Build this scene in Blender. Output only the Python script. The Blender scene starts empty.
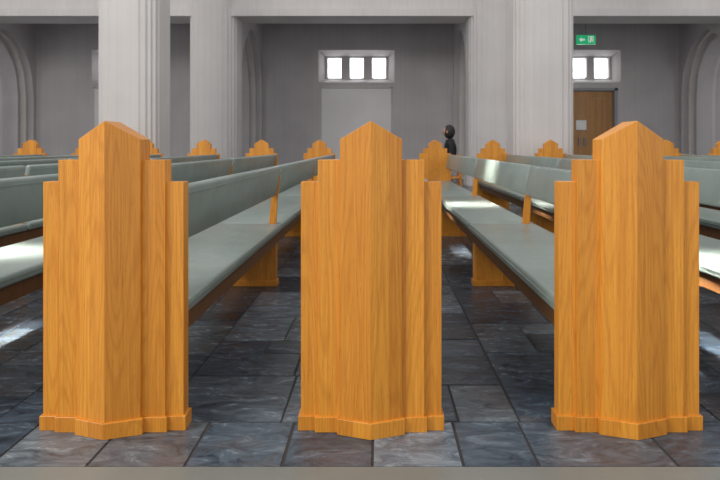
import bpy, bmesh, math, random
from mathutils import Vector
random.seed(33)
D=bpy.data
scene=bpy.context.scene
col=scene.collection
scene.view_settings.view_transform='Standard'

# ---------------- materials ----------------
def newmat(name):
    m=D.materials.new(name); m.use_nodes=True
    nt=m.node_tree; b=nt.nodes['Principled BSDF']
    return m,nt,b
def N(nt,t,**k):
    n=nt.nodes.new(t)
    for a,v in k.items(): setattr(n,a,v)
    return n
def ramp(nt,stops):
    r=N(nt,'ShaderNodeValToRGB'); e=r.color_ramp.elements
    while len(e)<len(stops): e.new(0.5)
    for i,(p,c) in enumerate(stops):
        e[i].position=p; e[i].color=(*c,1)
    return r
def mix(nt,a,b,f,blend='MIX'):
    m=N(nt,'ShaderNodeMix',data_type='RGBA',blend_type=blend)
    for s,v in ((6,a),(7,b),(0,f)):
        if hasattr(v,'is_output'): nt.links.new(v,m.inputs[s])
        elif isinstance(v,(int,float)): m.inputs[s].default_value=v
        else: m.inputs[s].default_value=(*v,1)
    return m.outputs[2]
def bump(nt,b,h,s,d):
    bp=N(nt,'ShaderNodeBump'); bp.inputs['Strength'].default_value=s; bp.inputs['Distance'].default_value=d
    nt.links.new(h,bp.inputs['Height']); nt.links.new(bp.outputs[0],b.inputs['Normal'])

def wood(name,dark,light,line,rough=.34,tint=(.84,.78,.72)):
    m,nt,b=newmat(name); L=nt.links
    tc=N(nt,'ShaderNodeTexCoord'); at=N(nt,'ShaderNodeAttribute',attribute_name='board')
    oi=N(nt,'ShaderNodeObjectInfo')
    s0=N(nt,'ShaderNodeMath',operation='ADD'); L.new(at.outputs['Fac'],s0.inputs[0]); L.new(oi.outputs['Random'],s0.inputs[1])
    # glued-up planks about 6 cm wide
    sx=N(nt,'ShaderNodeSeparateXYZ'); L.new(tc.outputs['Object'],sx.inputs[0])
    pd=N(nt,'ShaderNodeMath',operation='DIVIDE'); L.new(sx.outputs[0],pd.inputs[0]); pd.inputs[1].default_value=.0625
    pf=N(nt,'ShaderNodeMath',operation='FLOOR'); L.new(pd.outputs[0],pf.inputs[0])
    pm=N(nt,'ShaderNodeMath',operation='MULTIPLY'); L.new(pf.outputs[0],pm.inputs[0]); pm.inputs[1].default_value=.37
    s=N(nt,'ShaderNodeMath',operation='ADD'); L.new(s0.outputs[0],s.inputs[0]); L.new(pm.outputs[0],s.inputs[1])
    off=N(nt,'ShaderNodeVectorMath',operation='SCALE'); off.inputs[0].default_value=(3.1,5.3,17.0); L.new(s.outputs[0],off.inputs['Scale'])
    add=N(nt,'ShaderNodeVectorMath',operation='ADD'); L.new(tc.outputs['Object'],add.inputs[0]); L.new(off.outputs[0],add.inputs[1])
    m1=N(nt,'ShaderNodeMapping'); m1.inputs['Scale'].default_value=(75,75,1.3); L.new(add.outputs[0],m1.inputs[0])
    n1=N(nt,'ShaderNodeTexNoise'); n1.inputs['Scale'].default_value=2.0; n1.inputs['Detail'].default_value=4; L.new(m1.outputs[0],n1.inputs[0])
    m2=N(nt,'ShaderNodeMapping'); m2.inputs['Scale'].default_value=(7,7,.6); L.new(add.outputs[0],m2.inputs[0])
    w=N(nt,'ShaderNodeTexNoise'); w.inputs['Scale'].default_value=1.6; w.inputs['Detail'].default_value=.6; L.new(m2.outputs[0],w.inputs[0])
    mm=N(nt,'ShaderNodeMath',operation='MULTIPLY'); mm.inputs[1].default_value=95; L.new(w.outputs[0],mm.inputs[0])
    sn=N(nt,'ShaderNodeMath',operation='SINE'); L.new(mm.outputs[0],sn.inputs[0])
    ma=N(nt,'ShaderNodeMapRange'); ma.inputs[1].default_value=0; L.new(sn.outputs[0],ma.inputs[0])
    r1=ramp(nt,[(.3,dark),(.7,light)]); L.new(n1.outputs[0],r1.inputs[0])
    fs=N(nt,'ShaderNodeMath',operation='MULTIPLY'); fs.inputs[1].default_value=.30; L.new(ma.outputs[0],fs.inputs[0])
    c=mix(nt,r1.outputs[0],line,fs.outputs[0])
    m3=N(nt,'ShaderNodeMapping'); m3.inputs['Scale'].default_value=(220,220,9); L.new(add.outputs[0],m3.inputs[0])
    n3=N(nt,'ShaderNodeTexNoise'); n3.inputs['Scale'].default_value=2.0; L.new(m3.outputs[0],n3.inputs[0])
    r3=ramp(nt,[(.30,(.6,.5,.4)),(.42,(1,1,1))]); L.new(n3.outputs[0],r3.inputs[0])
    c=mix(nt,c,r3.outputs[0],.5,'MULTIPLY')
    wn=N(nt,'ShaderNodeTexWhiteNoise',noise_dimensions='1D'); L.new(s.outputs[0],wn.inputs['W'])
    r4=ramp(nt,[(0,tint),(1,(1.04,1.04,1.04))]); L.new(wn.outputs['Value'],r4.inputs[0])
    c=mix(nt,c,r4.outputs[0],1.0,'MULTIPLY')
    L.new(c,b.inputs['Base Color']); b.inputs['Roughness'].default_value=rough
    bump(nt,b,n3.outputs[0],.06,.001)
    return m
M_oak=wood('honey_oak',(.68,.262,.024),(.82,.355,.044),(.50,.155,.012))
M_rail=wood('dark_oak_rail',(.13,.055,.02),(.20,.09,.03),(.09,.035,.012),.45)
M_door=wood('door_oak',(.36,.16,.04),(.50,.25,.07),(.26,.11,.03))

m,nt,b=newmat('grey_green_vinyl'); L=nt.links
tc=N(nt,'ShaderNodeTexCoord'); n=N(nt,'ShaderNodeTexNoise'); n.inputs['Scale'].default_value=3; n.inputs['Detail'].default_value=3; L.new(tc.outputs['Object'],n.inputs[0])
r=ramp(nt,[(.35,(.215,.258,.232)),(.7,(.27,.312,.284))]); L.new(n.outputs[0],r.inputs[0]); L.new(r.outputs[0],b.inputs['Base Color'])
b.inputs['Roughness'].default_value=.33
n2=N(nt,'ShaderNodeTexNoise'); n2.inputs['Scale'].default_value=6; L.new(tc.outputs['Object'],n2.inputs[0]); bump(nt,b,n2.outputs[0],.5,.02)
M_vinyl=m

def plaster(name,c0,c1,rough=.85,boards=False):
    m,nt,b=newmat(name); L=nt.links
    tc=N(nt,'ShaderNodeTexCoord'); n=N(nt,'ShaderNodeTexNoise'); n.inputs['Scale'].default_value=1.2; n.inputs['Detail'].default_value=6; L.new(tc.outputs['Object'],n.inputs[0])
    r=ramp(nt,[(.35,c0),(.65,c1)]); L.new(n.outputs[0],r.inputs[0]); c=r.outputs[0]
    if boards:
        mp=N(nt,'ShaderNodeMapping'); mp.inputs['Scale'].default_value=(9,9,.12); L.new(tc.outputs['Object'],mp.inputs[0])
        n3=N(nt,'ShaderNodeTexNoise'); n3.inputs['Scale'].default_value=1.5; n3.inputs['Detail'].default_value=3; L.new(mp.outputs[0],n3.inputs[0])
        r3=ramp(nt,[(.35,(.92,.92,.92)),(.6,(1.02,1.02,1.02))]); L.new(n3.outputs[0],r3.inputs[0])
        c=mix(nt,c,r3.outputs[0],.5,'MULTIPLY')
    L.new(c,b.inputs['Base Color'])
    b.inputs['Roughness'].default_value=rough
    n2=N(nt,'ShaderNodeTexNoise'); n2.inputs['Scale'].default_value=40; L.new(tc.outputs['Object'],n2.inputs[0]); bump(nt,b,n2.outputs[0],.15,.01)
    return m
M_col=plaster('pale_concrete',(.60,.56,.535),(.65,.61,.585),boards=True)
M_wall=plaster('grey_plaster',(.50,.465,.465),(.55,.515,.515),boards=True)
M_panel=plaster('pale_panel_plaster',(.74,.71,.70),(.79,.76,.75))
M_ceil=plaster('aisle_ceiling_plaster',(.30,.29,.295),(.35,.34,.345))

m,nt,b=newmat('slate_tiles'); L=nt.links
tc=N(nt,'ShaderNodeTexCoord'); at=N(nt,'ShaderNodeAttribute',attribute_name='tile')
off=N(nt,'ShaderNodeVectorMath',operation='SCALE'); off.inputs[0].default_value=(31,57,13); L.new(at.outputs['Fac'],off.inputs['Scale'])
add=N(nt,'ShaderNodeVectorMath',operation='ADD'); L.new(tc.outputs['Object'],add.inputs[0]); L.new(off.outputs[0],add.inputs[1])
mpz=N(nt,'ShaderNodeMapping'); mpz.inputs['Scale'].default_value=(1,2.4,1); mpz.inputs['Rotation'].default_value=(0,0,.6); L.new(add.outputs[0],mpz.inputs[0])
n=N(nt,'ShaderNodeTexNoise'); n.inputs['Scale'].default_value=6; n.inputs['Detail'].default_value=12; n.inputs['Roughness'].default_value=.75; n.inputs['Distortion'].default_value=1.2; L.new(mpz.outputs[0],n.inputs[0])
r=ramp(nt,[(.34,(.022,.030,.038)),(.48,(.075,.093,.110)),(.58,(.13,.153,.172)),(.70,(.25,.28,.30))]); L.new(n.outputs[0],r.inputs[0])
wn=N(nt,'ShaderNodeTexWhiteNoise',noise_dimensions='1D'); L.new(at.outputs['Fac'],wn.inputs['W'])
r2=ramp(nt,[(0,(.36,.42,.50)),(.3,(.70,.79,.90)),(.6,(1.0,1.05,1.10)),(.8,(1.35,1.33,1.30)),(1,(1.9,1.95,2.0))]); L.new(wn.outputs['Value'],r2.inputs[0])
c=mix(nt,r.outputs[0],r2.outputs[0],1.0,'MULTIPLY')
n5=N(nt,'ShaderNodeTexNoise'); n5.inputs['Scale'].default_value=2.6; n5.inputs['Detail'].default_value=9; n5.inputs['Roughness'].default_value=.65; L.new(add.outputs[0],n5.inputs[0])
r5=ramp(nt,[(.54,(0,0,0)),(.68,(.5,.5,.5))]); L.new(n5.outputs[0],r5.inputs[0])
c=mix(nt,c,(.125,.090,.075),r5.outputs[0])
L.new(c,b.inputs['Base Color'])
rr=N(nt,'ShaderNodeMapRange'); rr.inputs[1].default_value=.3; rr.inputs[2].default_value=.7; rr.inputs[3].default_value=.10; rr.inputs[4].default_value=.34; L.new(n.outputs[0],rr.inputs[0]); L.new(rr.outputs[0],b.inputs['Roughness'])
bump(nt,b,n.outputs[0],.40,.010)
M_slate=m
M_grout=plaster('dark_grout',(.040,.033,.032),(.055,.047,.045),.8)
M_border=plaster('honed_border_stone',(.17,.175,.155),(.23,.235,.21),.4)

def flat(name,c,rough=.6,emit=0):
    m,nt,b=newmat(name)
    n=N(nt,'ShaderNodeTexNoise'); n.inputs['Scale'].default_value=15
    r=ramp(nt,[(.3,tuple(x*.93 for x in c)),(.7,c)]); nt.links.new(n.outputs[0],r.inputs[0])
    nt.links.new(r.outputs[0],b.inputs['Base Color']); b.inputs['Roughness'].default_value=rough
    if emit:
        nt.links.new(r.outputs[0],b.inputs['Emission Color']); b.inputs['Emission Strength'].default_value=emit
    return m
M_glass=flat('daylit_window_glass',(.95,.98,1),.3,6)
M_frame=flat('grey_steel_frame',(.30,.30,.32),.5)
M_green=flat('exit_green',(.01,.42,.16),.4,.6)
M_white=flat('white_sign',(.9,.95,.9),.5,.4)
M_paper=flat('paper',(.8,.8,.78),.8)
M_black=flat('black_wool',(.012,.012,.014),.85)
M_skin=flat('skin',(.40,.23,.17),.5)
M_hair=flat('dark_hair',(.015,.011,.01),.6)

# ---------------- mesh helpers ----------------
class MB:
    def __init__(s):
        s.bm=bmesh.new(); s.lay=s.bm.faces.layers.float.new('board'); s.mats=[]
    def mi(s,mat):
        if mat not in s.mats: s.mats.append(mat)
        return s.mats.index(mat)
    def faces(s,vs,fs,mat,board=0.0):
        i=s.mi(mat); v=[s.bm.verts.new(p) for p in vs]
        for f in fs:
            fc=s.bm.faces.new([v[k] for k in f]); fc.material_index=i; fc[s.lay]=board
    def box(s,x0,x1,y0,y1,z0,z1,mat,board=0.0):
        s.faces([(x0,y0,z0),(x1,y0,z0),(x1,y1,z0),(x0,y1,z0),(x0,y0,z1),(x1,y0,z1),(x1,y1,z1),(x0,y1,z1)],
          [(0,3,2,1),(4,5,6,7),(0,1,5,4),(1,2,6,5),(2,3,7,6),(3,0,4,7)],mat,board)
    def prism(s,pts,a0,a1,axis,mat,board=0.0,boards=None):
        def P(p,a):
            return {'z':(p[0],p[1],a),'x':(a,p[0],p[1]),'y':(p[0],a,p[1])}[axis]
        n=len(pts); i=s.mi(mat)
        v0=[s.bm.verts.new(P(p,a0)) for p in pts]; v1=[s.bm.verts.new(P(p,a1)) for p in pts]
        for vv in (v0[::-1],v1):
            f=s.bm.faces.new(vv); f.material_index=i; f[s.lay]=board
        for k in range(n):
            f=s.bm.faces.new([v0[k],v0[(k+1)%n],v1[(k+1)%n],v1[k]]); f.material_index=i
            f[s.lay]=boards[k] if boards else board
    def done(s,name,bevel=0,seg=2,smooth=False,me_only=False):
        bmesh.ops.recalc_face_normals(s.bm,faces=s.bm.faces)
        if bevel:
            s.bm.edges.ensure_lookup_table()
            es=[e for e in s.bm.edges if len(e.link_faces)==2 and e.calc_face_angle(0)>.3]
            bmesh.ops.bevel(s.bm,geom=es,offset=bevel,segments=seg,affect='EDGES',profile=.5,clamp_overlap=True)
        me=D.meshes.new(name); s.bm.to_mesh(me); s.bm.free()
        for mt in s.mats: me.materials.append(mt)
        if smooth:
            for p in me.polygons: p.use_smooth=True
        if me_only: return me
        o=D.objects.new(name,me); col.objects.link(o); return o

# ---------------- pew ----------------
def pew_end_mesh():
    b=MB()
    T=.055
    b.box(-.252,.252,0,T,.0,.888,M_oak,.11)
    b.box(-.190,-.100,-.014,T-.002,.0,.967,M_oak,.23); b.box(.100,.190,-.014,T-.002,.0,.967,M_oak,.37)
    b.box(-.101,.101,-.006,T-.002,0,.967,M_oak,.37)
    w=.110; ys=-.030; yr=-.070; yb=T+.004
    for sgn,bd in ((-1,.53),(1,.71)):
        vs=[(0,yr,0),(sgn*w,ys,0),(sgn*w,yb,0),(0,yb,0),(0,yr,1.104),(sgn*w,ys,1.040),(sgn*w,yb,1.040),(0,yb,1.104)]
        b.faces(vs,[(0,1,5,4),(1,2,6,5),(2,3,7,6),(4,5,6,7),(0,3,2,1)],M_oak,bd)
    me1=b.done('pew_end_panel',bevel=.0012,seg=1,me_only=True)
    b=MB()
    e=.009
    b.box(-.252-e,-.188,-e,T+e,0,.052,M_oak,.1); b.box(.188,.252+e,-e,T+e,0,.052,M_oak,.8)
    b.box(-.190-e,-.108,-.014-e,T,0,.054,M_oak,.25); b.box(.108,.190+e,-.014-e,T,0,.054,M_oak,.6)
    b.box(-.15,.15,T-.01,T+e,0,.052,M_oak,.4)
    for sg,bd in ((-1,.3),(1,.45)):
        b.prism([(0,-.070-e*1.05),(sg*(.110+e),-.030-e),(sg*(.110+e),T-.004),(0,T-.004)],0,.056,'z',M_oak,bd)
    me2=b.done('pew_end_plinth',bevel=.0014,seg=1,me_only=True)
    return me1,me2
ME_end,ME_pl=pew_end_mesh()
Y0=2.15; Y1=9.62
joints=[Y0+.055,4.38,6.75,Y1-.055]
def cushions(back):
    b=MB()
    for i in range(3):
        a=joints[i]+(.012 if i else .002); c=joints[i+1]-(.012 if i<2 else .002)
        if back:
            p=[(.165,.655),(.205,.65),(.245,.868),(.205,.875)]
            b.prism(p,a+.012,c-.012,'y',M_vinyl)
        else:
            p=[(-.243,.395),(.243,.395),(.243,.448),(-.235,.452)]
            b.prism(p,a,c,'y',M_vinyl)
    return b.done('back' if back else 'seat',bevel=.014,seg=3,smooth=True,me_only=True)
ME_seat=cushions(False); ME_back=cushions(True)
b=MB()
for i in range(3):
    a=joints[i]+.02; c=joints[i+1]-.02
    b.box(-.246,-.241,a,c,.425,.430,M_vinyl); b.box(.241,.246,a,c,.425,.430,M_vinyl)
    b.box(.238,.243,a+.01,c-.01,.838,.843,M_vinyl)
ME_seam=b.done('seams',me_only=True)
b=MB()
b.box(-.215,-.180,joints[0],joints[-1],.315,.396,M_rail,.2); b.box(.185,.220,joints[0],joints[-1],.315,.396,M_rail,.4)
b.box(-.18,.185,joints[0],joints[-1],.375,.396,M_rail,.6)
ME_rail=b.done('rail',bevel=.003,me_only=True)
b=MB()
for y in joints[1:3]:
    b.box(-.205,.205,y-.045,y+.045,.0,.376,M_oak,.3)
    b.box(-.215,.215,y-.055,y+.055,.0,.04,M_oak,.6)
    p=[(.145,.39),(.20,.39),(.212,.62),(.235,.80),(.215,.80),(.168,.64)]
    b.prism(p,y-.011,y+.011,'y',M_oak,.8)
for y in (joints[0]+.006,joints[-1]-.006):
    p=[(.145,.39),(.20,.39),(.212,.62),(.25,.84),(.222,.85),(.168,.64)]
    b.prism(p,y-.006,y+.006,'y',M_oak,.8)
ME_leg=b.done('legs',bevel=.003,me_only=True)

def add(name,me,parent,loc=(0,0,0),rot=(0,0,0)):
    o=D.objects.new(name,me); col.objects.link(o); o.parent=parent; o.location=loc; o.rotation_euler=rot; return o
for k in sorted(range(-8,8),key=abs):
    e=D.objects.new('church_pew',None); col.objects.link(e); e.location=(-.028+.924*k,0,0)
    add('end_panel_near',ME_end,e,(0,Y0,0)); add('plinth_near',ME_pl,e,(0,Y0,0))
    add('end_panel_far',ME_end,e,(0,Y1,0),(0,0,math.pi)); add('plinth_far',ME_pl,e,(0,Y1,0),(0,0,math.pi))
    add('seat_cushions',ME_seat,e); add('backrest_cushions',ME_back,e); add('cushion_seams',ME_seam,e)
    add('seat_rails',ME_rail,e); add('legs_and_brackets',ME_leg,e)

# ---------------- floor : irregular flagstones ----------------
bm=bmesh.new(); lay=bm.faces.layers.float.new('tile')
g=.0030
def tile(x0,x1,y0,y1):
    zt=random.uniform(-.001,.001); t=random.random()
    j=lambda:random.uniform(-.0015,.0015)
    x0,x1,y0,y1=x0+g,x1-g,y0+g,y1-g
    P=[(x0+j(),y0+j()),(x1+j(),y0+j()),(x1+j(),y1+j()),(x0+j(),y1+j())]
    q=.002; S4=[(1,1),(-1,1),(-1,-1),(1,-1)]
    b4=[bm.verts.new((p[0],p[1],-.012)) for p in P]
    t4=[bm.verts.new((p[0]+s[0]*q,p[1]+s[1]*q,zt)) for p,s in zip(P,S4)]
    fs=[bm.faces.new(t4)]+[bm.faces.new((b4[i],b4[(i+1)%4],t4[(i+1)%4],t4[i])) for i in range(4)]
    for f in fs: f[lay]=t
y1f=2.21
xx=-15.0
while xx<14:
    w=random.choice([.24,.29,.31,.36,.44]); tile(xx,xx+w,1.90,y1f); xx+=w
x=-15.0
while x<14:
    W=random.choice([.54,.60,.66,.74]); y=y1f+random.choice([0,0,.0])
    while y<18.4:
        l=random.choice([.26,.34,.44,.48,.56])
        k=random.random()
        if k<.75:
            s=W*random.choice([.36,.44,.52,.62])
            for (a,c_) in ((x,x+s),(x+s,x+W)):
                if random.random()<.30 and l>.38:
                    h=l*random.choice([.38,.6]); tile(a,c_,y,y+h); tile(a,c_,y+h,y+l)
                else: tile(a,c_,y,y+l)
        else:
            h=l*random.choice([.4,.6]); s=W*random.choice([.4,.55,.6])
            if random.random()<.5:
                tile(x,x+W,y,y+h); tile(x,x+s,y+h,y+l); tile(x+s,x+W,y+h,y+l)
            else:
                tile(x,x+s,y,y+h); tile(x+s,x+W,y,y+h); s2=W*random.choice([.35,.65]); tile(x,x+s2,y+h,y+l); tile(x+s2,x+W,y+h,y+l)
        y+=l
    x+=W
gv=[bm.verts.new(p) for p in ((-15,-3,-.0035),(14.9,-3,-.0035),(14.9,19,-.0035),(-15,19,-.0035))]
f=bm.faces.new(gv); f.material_index=1
me=D.meshes.new('floor'); bm.to_mesh(me); bm.free(); me.materials.append(M_slate); me.materials.append(M_grout)
fl=D.objects.new('floor',me); col.objects.link(fl)
b=MB()
b.box(-15,14.4,-3,1.893,-.02,.006,M_border)
b.done('trim_aisle_border',bevel=.003)

# ---------------- architecture ----------------
CX=[-11.5,-4.30,2.83,10.0]; PX=[-11.0,-4.1,2.80,9.7]; BX=[-7.6,-.69,6.22]
def fluted(h):
    q=[(h,.50*h),(.95*h,.53*h),(.95*h,.70*h),(.84*h,.74*h),(.84*h,.84*h),(.74*h,.84*h),(.70*h,.95*h),(.53*h,.95*h),(.50*h,h)]
    pts=[]
    for r in range(4):
        c,s_=[(1,0),(0,1),(-1,0),(0,-1)][r]
        pts+=[(c*x-s_*y,s_*x+c*y) for x,y in q]
    return pts
for px in CX:
    b=MB(); h=.515
    b.prism([(px+x,10.6+y) for x,y in fluted(h)],0,9,'z',M_col)
    b.prism([(px+x,10.6+y) for x,y in fluted(h+.06)],0,.35,'z',M_col)
    b.done('column',bevel=.012)
for px in PX:
    b=MB()
    b.prism([(px+x*1.0,15.15+y) for x,y in fluted(.575)],0,9,'z',M_col)
    b.prism([(px+x*1.0,15.15+y) for x,y in fluted(.62)],0,.35,'z',M_col)
    b.done('wall_pier',bevel=.012)
b=MB()
b.box(-15,14.4,14.75,15.55,4.36,9,M_col)
b.box(-15,14.4,14.68,15.62,4.18,4.36,M_col)
b.done('wall_arcade')
for px in PX:
    b=MB()
    for i in range(3):
        yl,yr=15.45+.13*i,18.15-.13*i; hw=.55-.16*i; H=1.75-.1*i; sp=2.5
        pts=[(14.9,0),(yl,0)]
        n=14; w=(yr-yl)/2
        f=lambda s:sp+H*math.sqrt(1-(1-.86*s)**2)/math.sqrt(1-.14**2)
        pts+=[(yl+w*k/n,f(k/n)) for k in range(n+1)]
        pts+=[(yr-w*k/n,f(k/n)) for k in range(n-1,-1,-1)]
        pts+=[(yr,0),(18.4,0),(18.4,5.2),(14.9,5.2)]
        b.prism(pts,px-hw,px+hw,'x',M_col if i%2 else M_wall)
    b.done('trim_transverse_arch')
b=MB(); b.box(-15,14.4,14.9,18.7,5.15,5.35,M_ceil); b.done('ceiling_aisle')

YW=18.3
def holes_wall(b,x0,x1,z0,z1,y0,y1,holes,mat):
    holes=[h for h in holes if h[1]>x0 and h[0]<x1 and h[3]>z0 and h[2]<z1]
    xs=sorted({x0,x1}|{h[0] for h in holes}|{h[1] for h in holes}); zs=sorted({z0,z1}|{h[2] for h in holes}|{h[3] for h in holes})
    for i in range(len(xs)-1):
        for j in range(len(zs)-1):
            cx=(xs[i]+xs[i+1])/2; cz=(zs[j]+zs[j+1])/2
            if any(h[0]<cx<h[1] and h[2]<cz<h[3] for h in holes): continue
            b.box(xs[i],xs[i+1],y0,y1,zs[j],zs[j+1],mat)
holes=[]
for bx in BX:
    holes.append((bx-1.16,bx+1.16,2.93,3.92))
for bx in BX[:2]: holes.append((bx-1.06,bx+1.06,0,2.76))
dx0,dx1=BX[2]-1.06,BX[2]+1.06
b=MB(); holes_wall(b,-15,dx0,0,2.76,YW,YW+.5,holes,M_wall); b.done('wall_back_left')
b=MB(); holes_wall(b,dx1,14.4,0,2.76,YW,YW+.5,holes,M_wall); b.done('wall_back_right')
b=MB(); holes_wall(b,-15,14.4,2.76,5.3,YW,YW+.5,holes,M_wall); b.done('wall_back_upper')
wn=1
for bi,bx in enumerate(BX):
    b=MB()
    ox0,ox1,oz0,oz1=bx-1.16,bx+1.16,2.93,3.92; ix0,ix1,iz0,iz1=bx-.98,bx+.98,3.06,3.76
    yo,yi=YW,YW+.32
    vs=[(ox0,yo,oz0),(ox1,yo,oz0),(ox1,yo,oz1),(ox0,yo,oz1),(ix0,yi,iz0),(ix1,yi,iz0),(ix1,yi,iz1),(ix0,yi,iz1)]
    b.faces(vs,[(0,1,5,4),(1,2,6,5),(2,3,7,6),(3,0,4,7)],M_wall)
    hs=[(bx+c-.225,bx+c+.225,3.09,3.73) for c in (-.69,0,.69)]
    holes_wall(b,ox0,ox1,oz0,oz1,yi,yi+.12,hs,M_wall)
    b.done('trim_window_embrasure')
    for c in (-.69,0,.69):
        b=MB()
        x0,x1=bx+c-.225,bx+c+.225
        b.box(x0,x1,yi+.10,yi+.11,3.09,3.73,M_glass)
        for a in ((x0,x0+.02,3.09,3.73),(x1-.02,x1,3.09,3.73),(x0,x1,3.09,3.11),(x0,x1,3.71,3.73)):
            b.box(a[0],a[1],yi+.07,yi+.10,a[2],a[3],M_frame)
        b.done('window_%d'%wn); wn+=1
    if bi!=2:
        b=MB(); b.box(bx-1.06,bx+1.06,YW-.03,YW+.1,0,2.74,M_panel)
        for a in ((bx-1.10,bx-1.05,0,2.80),(bx+1.05,bx+1.10,0,2.80),(bx-1.10,bx+1.10,2.75,2.80)):
            b.box(a[0],a[1],YW-.02,YW+.1,a[2],a[3],M_wall)
        b.done('trim_wall_panel',bevel=.006)
    else:
        b=MB()
        for a in ((bx-1.055,bx-.96,0,2.755),(bx+.96,bx+1.055,0,2.755),(bx-1.055,bx+1.055,2.68,2.755)):
            b.box(a[0],a[1],YW-.02,YW+.22,a[2],a[3],M_frame)
        for sx in (-1,1):
            xa,xb=sorted((bx+sx*.005,bx+sx*.955))
            b.box(xa,xb,YW+.12,YW+.17,.01,2.675,M_door,.1+sx*.05)
            for (z0,z1) in ((.25,1.15),(1.35,2.45)):
                b.box(xa+.14,xb-.14,YW+.105,YW+.125,z0,z1,M_door,.4+sx*.1)
            hx=bx+sx*.08
            b.box(hx-.015,hx+.015,YW+.05,YW+.12,1.0,1.25,M_frame)
        b.box(bx-.18,bx+.14,YW+.09,YW+.104,1.48,1.78,M_paper)
        b.done('door_1',bevel=.004)
ex,ey,ez=5.86,17.0,4.0
b=MB()
b.box(ex-.27,ex+.27,ey-.03,ey+.03,ez-.13,ez+.13,M_green)
b.box(ex-.01,ex+.01,ey-.01,ey+.01,ez+.13,5.16,M_frame)
y=ey-.034
b.box(ex+.06,ex+.075,y,y+.006,ez-.09,ez+.09,M_white); b.box(ex+.06,ex+.2,y,y+.006,ez+.08,ez+.095,M_white); b.box(ex+.19,ex+.205,y,y+.006,ez-.09,ez+.09,M_white)
b.prism([(ex+.10,ez-.08),(ex+.13,ez-.08),(ex+.15,ez),(ex+.17,ez-.05),(ex+.18,ez-.04),(ex+.16,ez+.05),(ex+.11,ez+.05)],y,y+.006,'y',M_white)
b.box(ex+.125,ex+.155,y,y+.006,ez+.055,ez+.08,M_white)
b.prism([(ex-.2,ez),(ex-.13,ez+.07),(ex-.13,ez+.025),(ex-.04,ez+.025),(ex-.04,ez-.025),(ex-.13,ez-.025),(ex-.13,ez-.07)],y,y+.006,'y',M_white)
b.done('exit_sign')

# ---------------- chair + seated person (profile, facing left) ----------------
PXx,PYy=1.27,10.9
b=MB(); cx,cy=PXx+.0,PYy
for sx in (-.22,.19):
    for sy in (-.19,.19):
        b.box(cx+sx-.018,cx+sx+.018,cy+sy-.018,cy+sy+.018,0,.43 if sx<0 else .85,M_oak)
b.box(cx-.24,cx+.21,cy-.21,cy+.21,.42,.45,M_oak,.3)
b.box(cx+.178,cx+.202,cy-.19,cy+.19,.62,.82,M_oak,.6)
b.done('wooden_chair',bevel=.004)
pe=D.objects.new('seated_person',None); col.objects.link(pe); pe.location=(PXx-.02,PYy,.02)
def skin(name,chains,mat,sub=2):
    verts=[];edges=[];rad=[];idx={}
    for ch in chains:
        prev=None
        for p in ch:
            key=tuple(round(v,4) for v in p[:3])
            if key not in idx: idx[key]=len(verts); verts.append(p[:3]); rad.append(p[3])
            if prev is not None: edges.append((prev,idx[key]))
            prev=idx[key]
    me=D.meshes.new(name); me.from_pydata(verts,edges,[]); me.materials.append(mat)
    o=D.objects.new(name,me); col.objects.link(o); o.parent=pe
    md=o.modifiers.new('s','SKIN'); md.use_smooth_shade=True
    for i,v in enumerate(me.skin_vertices[0].data): v.radius=(rad[i],rad[i]); v.use_root=(i==0)
    s=o.modifiers.new('u','SUBSURF'); s.levels=sub; s.render_levels=sub
    return o
pel=(.03,0,.56,.12)
ch=[[pel,(.04,0,.75,.12),(.05,0,.92,.13),(.04,0,1.05,.10),(.02,0,1.12,.055)]]
for s in (-1,1):
    ch.append([pel,(-.02,s*.09,.54,.085),(-.38,s*.11,.52,.07),(-.40,s*.11,.28,.055),(-.39,s*.11,.09,.045)])
    ch.append([(.04,0,1.05,.10),(.05,s*.16,1.01,.06),(.04,s*.21,.76,.048),(-.16,s*.15,.65,.04)])
skin('coat_and_trousers',ch,M_black)
for s in (-1,1):
    skin('shoe',[[(-.36,s*.11,.025,.045),(-.44,s*.11,.02,.042),(-.54,s*.11,.012,.03)]],M_black,1)
    f=[[(-.16,s*.15,.65,.03),(-.22,s*.13,.635,.036)]]
    for j in range(4):
        o_=(j-1.5)*.018; l=[.065,.078,.072,.055][j]
        f.append([(-.22,s*.13,.635,.036),(-.245,s*.13+o_,.632,.009),(-.245-l*.6,s*.13+o_,.626,.008),(-.245-l,s*.13+o_,.612,.007)])
    f.append([(-.16,s*.15,.65,.03),(-.19,s*.13-s*.04,.635,.010),(-.225,s*.13-s*.055,.625,.008)])
    skin('hand',f,M_skin,1)
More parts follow.
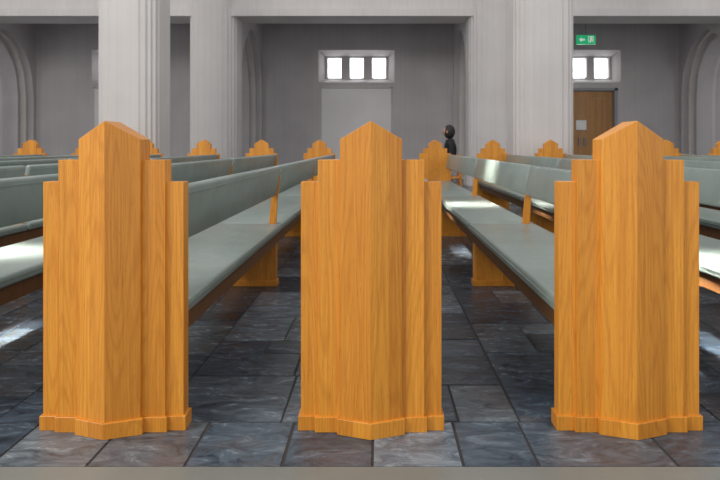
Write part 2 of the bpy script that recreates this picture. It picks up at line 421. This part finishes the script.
def ell(name,c,r,mat,shape=None):
    bm=bmesh.new(); bmesh.ops.create_uvsphere(bm,u_segments=24,v_segments=16,radius=1)
    for v in bm.verts:
        if shape: shape(v)
        v.co=Vector((c[0]+v.co.x*r[0],c[1]+v.co.y*r[1],c[2]+v.co.z*r[2]))
    me=D.meshes.new(name); bm.to_mesh(me); bm.free(); me.materials.append(mat)
    for p in me.polygons: p.use_smooth=True
    o=D.objects.new(name,me); col.objects.link(o); o.parent=pe; return o
def face(v):
    if v.co.z<0: v.co.y*=1+.25*v.co.z
    if v.co.z<-.3 and v.co.x>0: v.co.x*=.75
    if v.co.x<-.85 and -.35<v.co.z<.1: v.co.x-=.14
ell('head',(.0,0,1.24),(.092,.073,.112),M_skin,face)
ell('hair',(.026,0,1.240),(.108,.088,.130),M_hair)
for s in (-1,1):
    ell('eye',(-.080,s*.03,1.25),(.012,.012,.008),M_hair)
    ell('ear',(-.02,s*.078,1.235),(.016,.012,.026),M_skin)
ell('mouth',(-.080,0,1.185),(.01,.022,.006),M_skin)

# ---------------- light ----------------
w=D.worlds.new('World'); scene.world=w; w.use_nodes=True
bg=w.node_tree.nodes['Background']; bg.inputs[0].default_value=(.96,.975,1,1); bg.inputs[1].default_value=.93
def area(name,loc,tgt,size,energy,colr=(1,1,1),spread=math.pi):
    l=D.lights.new(name,'AREA'); l.shape='RECTANGLE'; l.size=size[0]; l.size_y=size[1]; l.energy=energy; l.color=colr; l.spread=spread
    o=D.objects.new(name,l); col.objects.link(o); o.location=loc
    o.rotation_euler=(Vector(tgt)-Vector(loc)).to_track_quat('-Z','Y').to_euler(); return o
area('nave_window_light',(-7,-2.0,7),(1,6,.6),(3.5,3.5),640,(1,.98,.95))
def beam(t,size,e):
    d=Vector((-.5,-.10,.86)).normalized()*9
    area('clerestory_sunbeam',tuple(Vector(t)+d),t,size,e,(1,.97,.90),math.radians(3.5))
beam((-1.93,3.2,0),(.32,.65),7)
beam((1.72,3.0,0),(.32,.6),7)
beam((1.0,5.8,.6),(.45,1.0),9)

cam=D.cameras.new('Camera'); co=D.objects.new('Camera',cam); col.objects.link(co)
co.location=(0,0,1.02); co.rotation_euler=(math.pi/2,0,0)
cam.sensor_width=36; cam.lens=30; cam.shift_x=-19/720; cam.shift_y=-95/720; cam.clip_end=200
cam.dof.use_dof=True; cam.dof.focus_distance=2.3; cam.dof.aperture_fstop=7.1
scene.camera=co
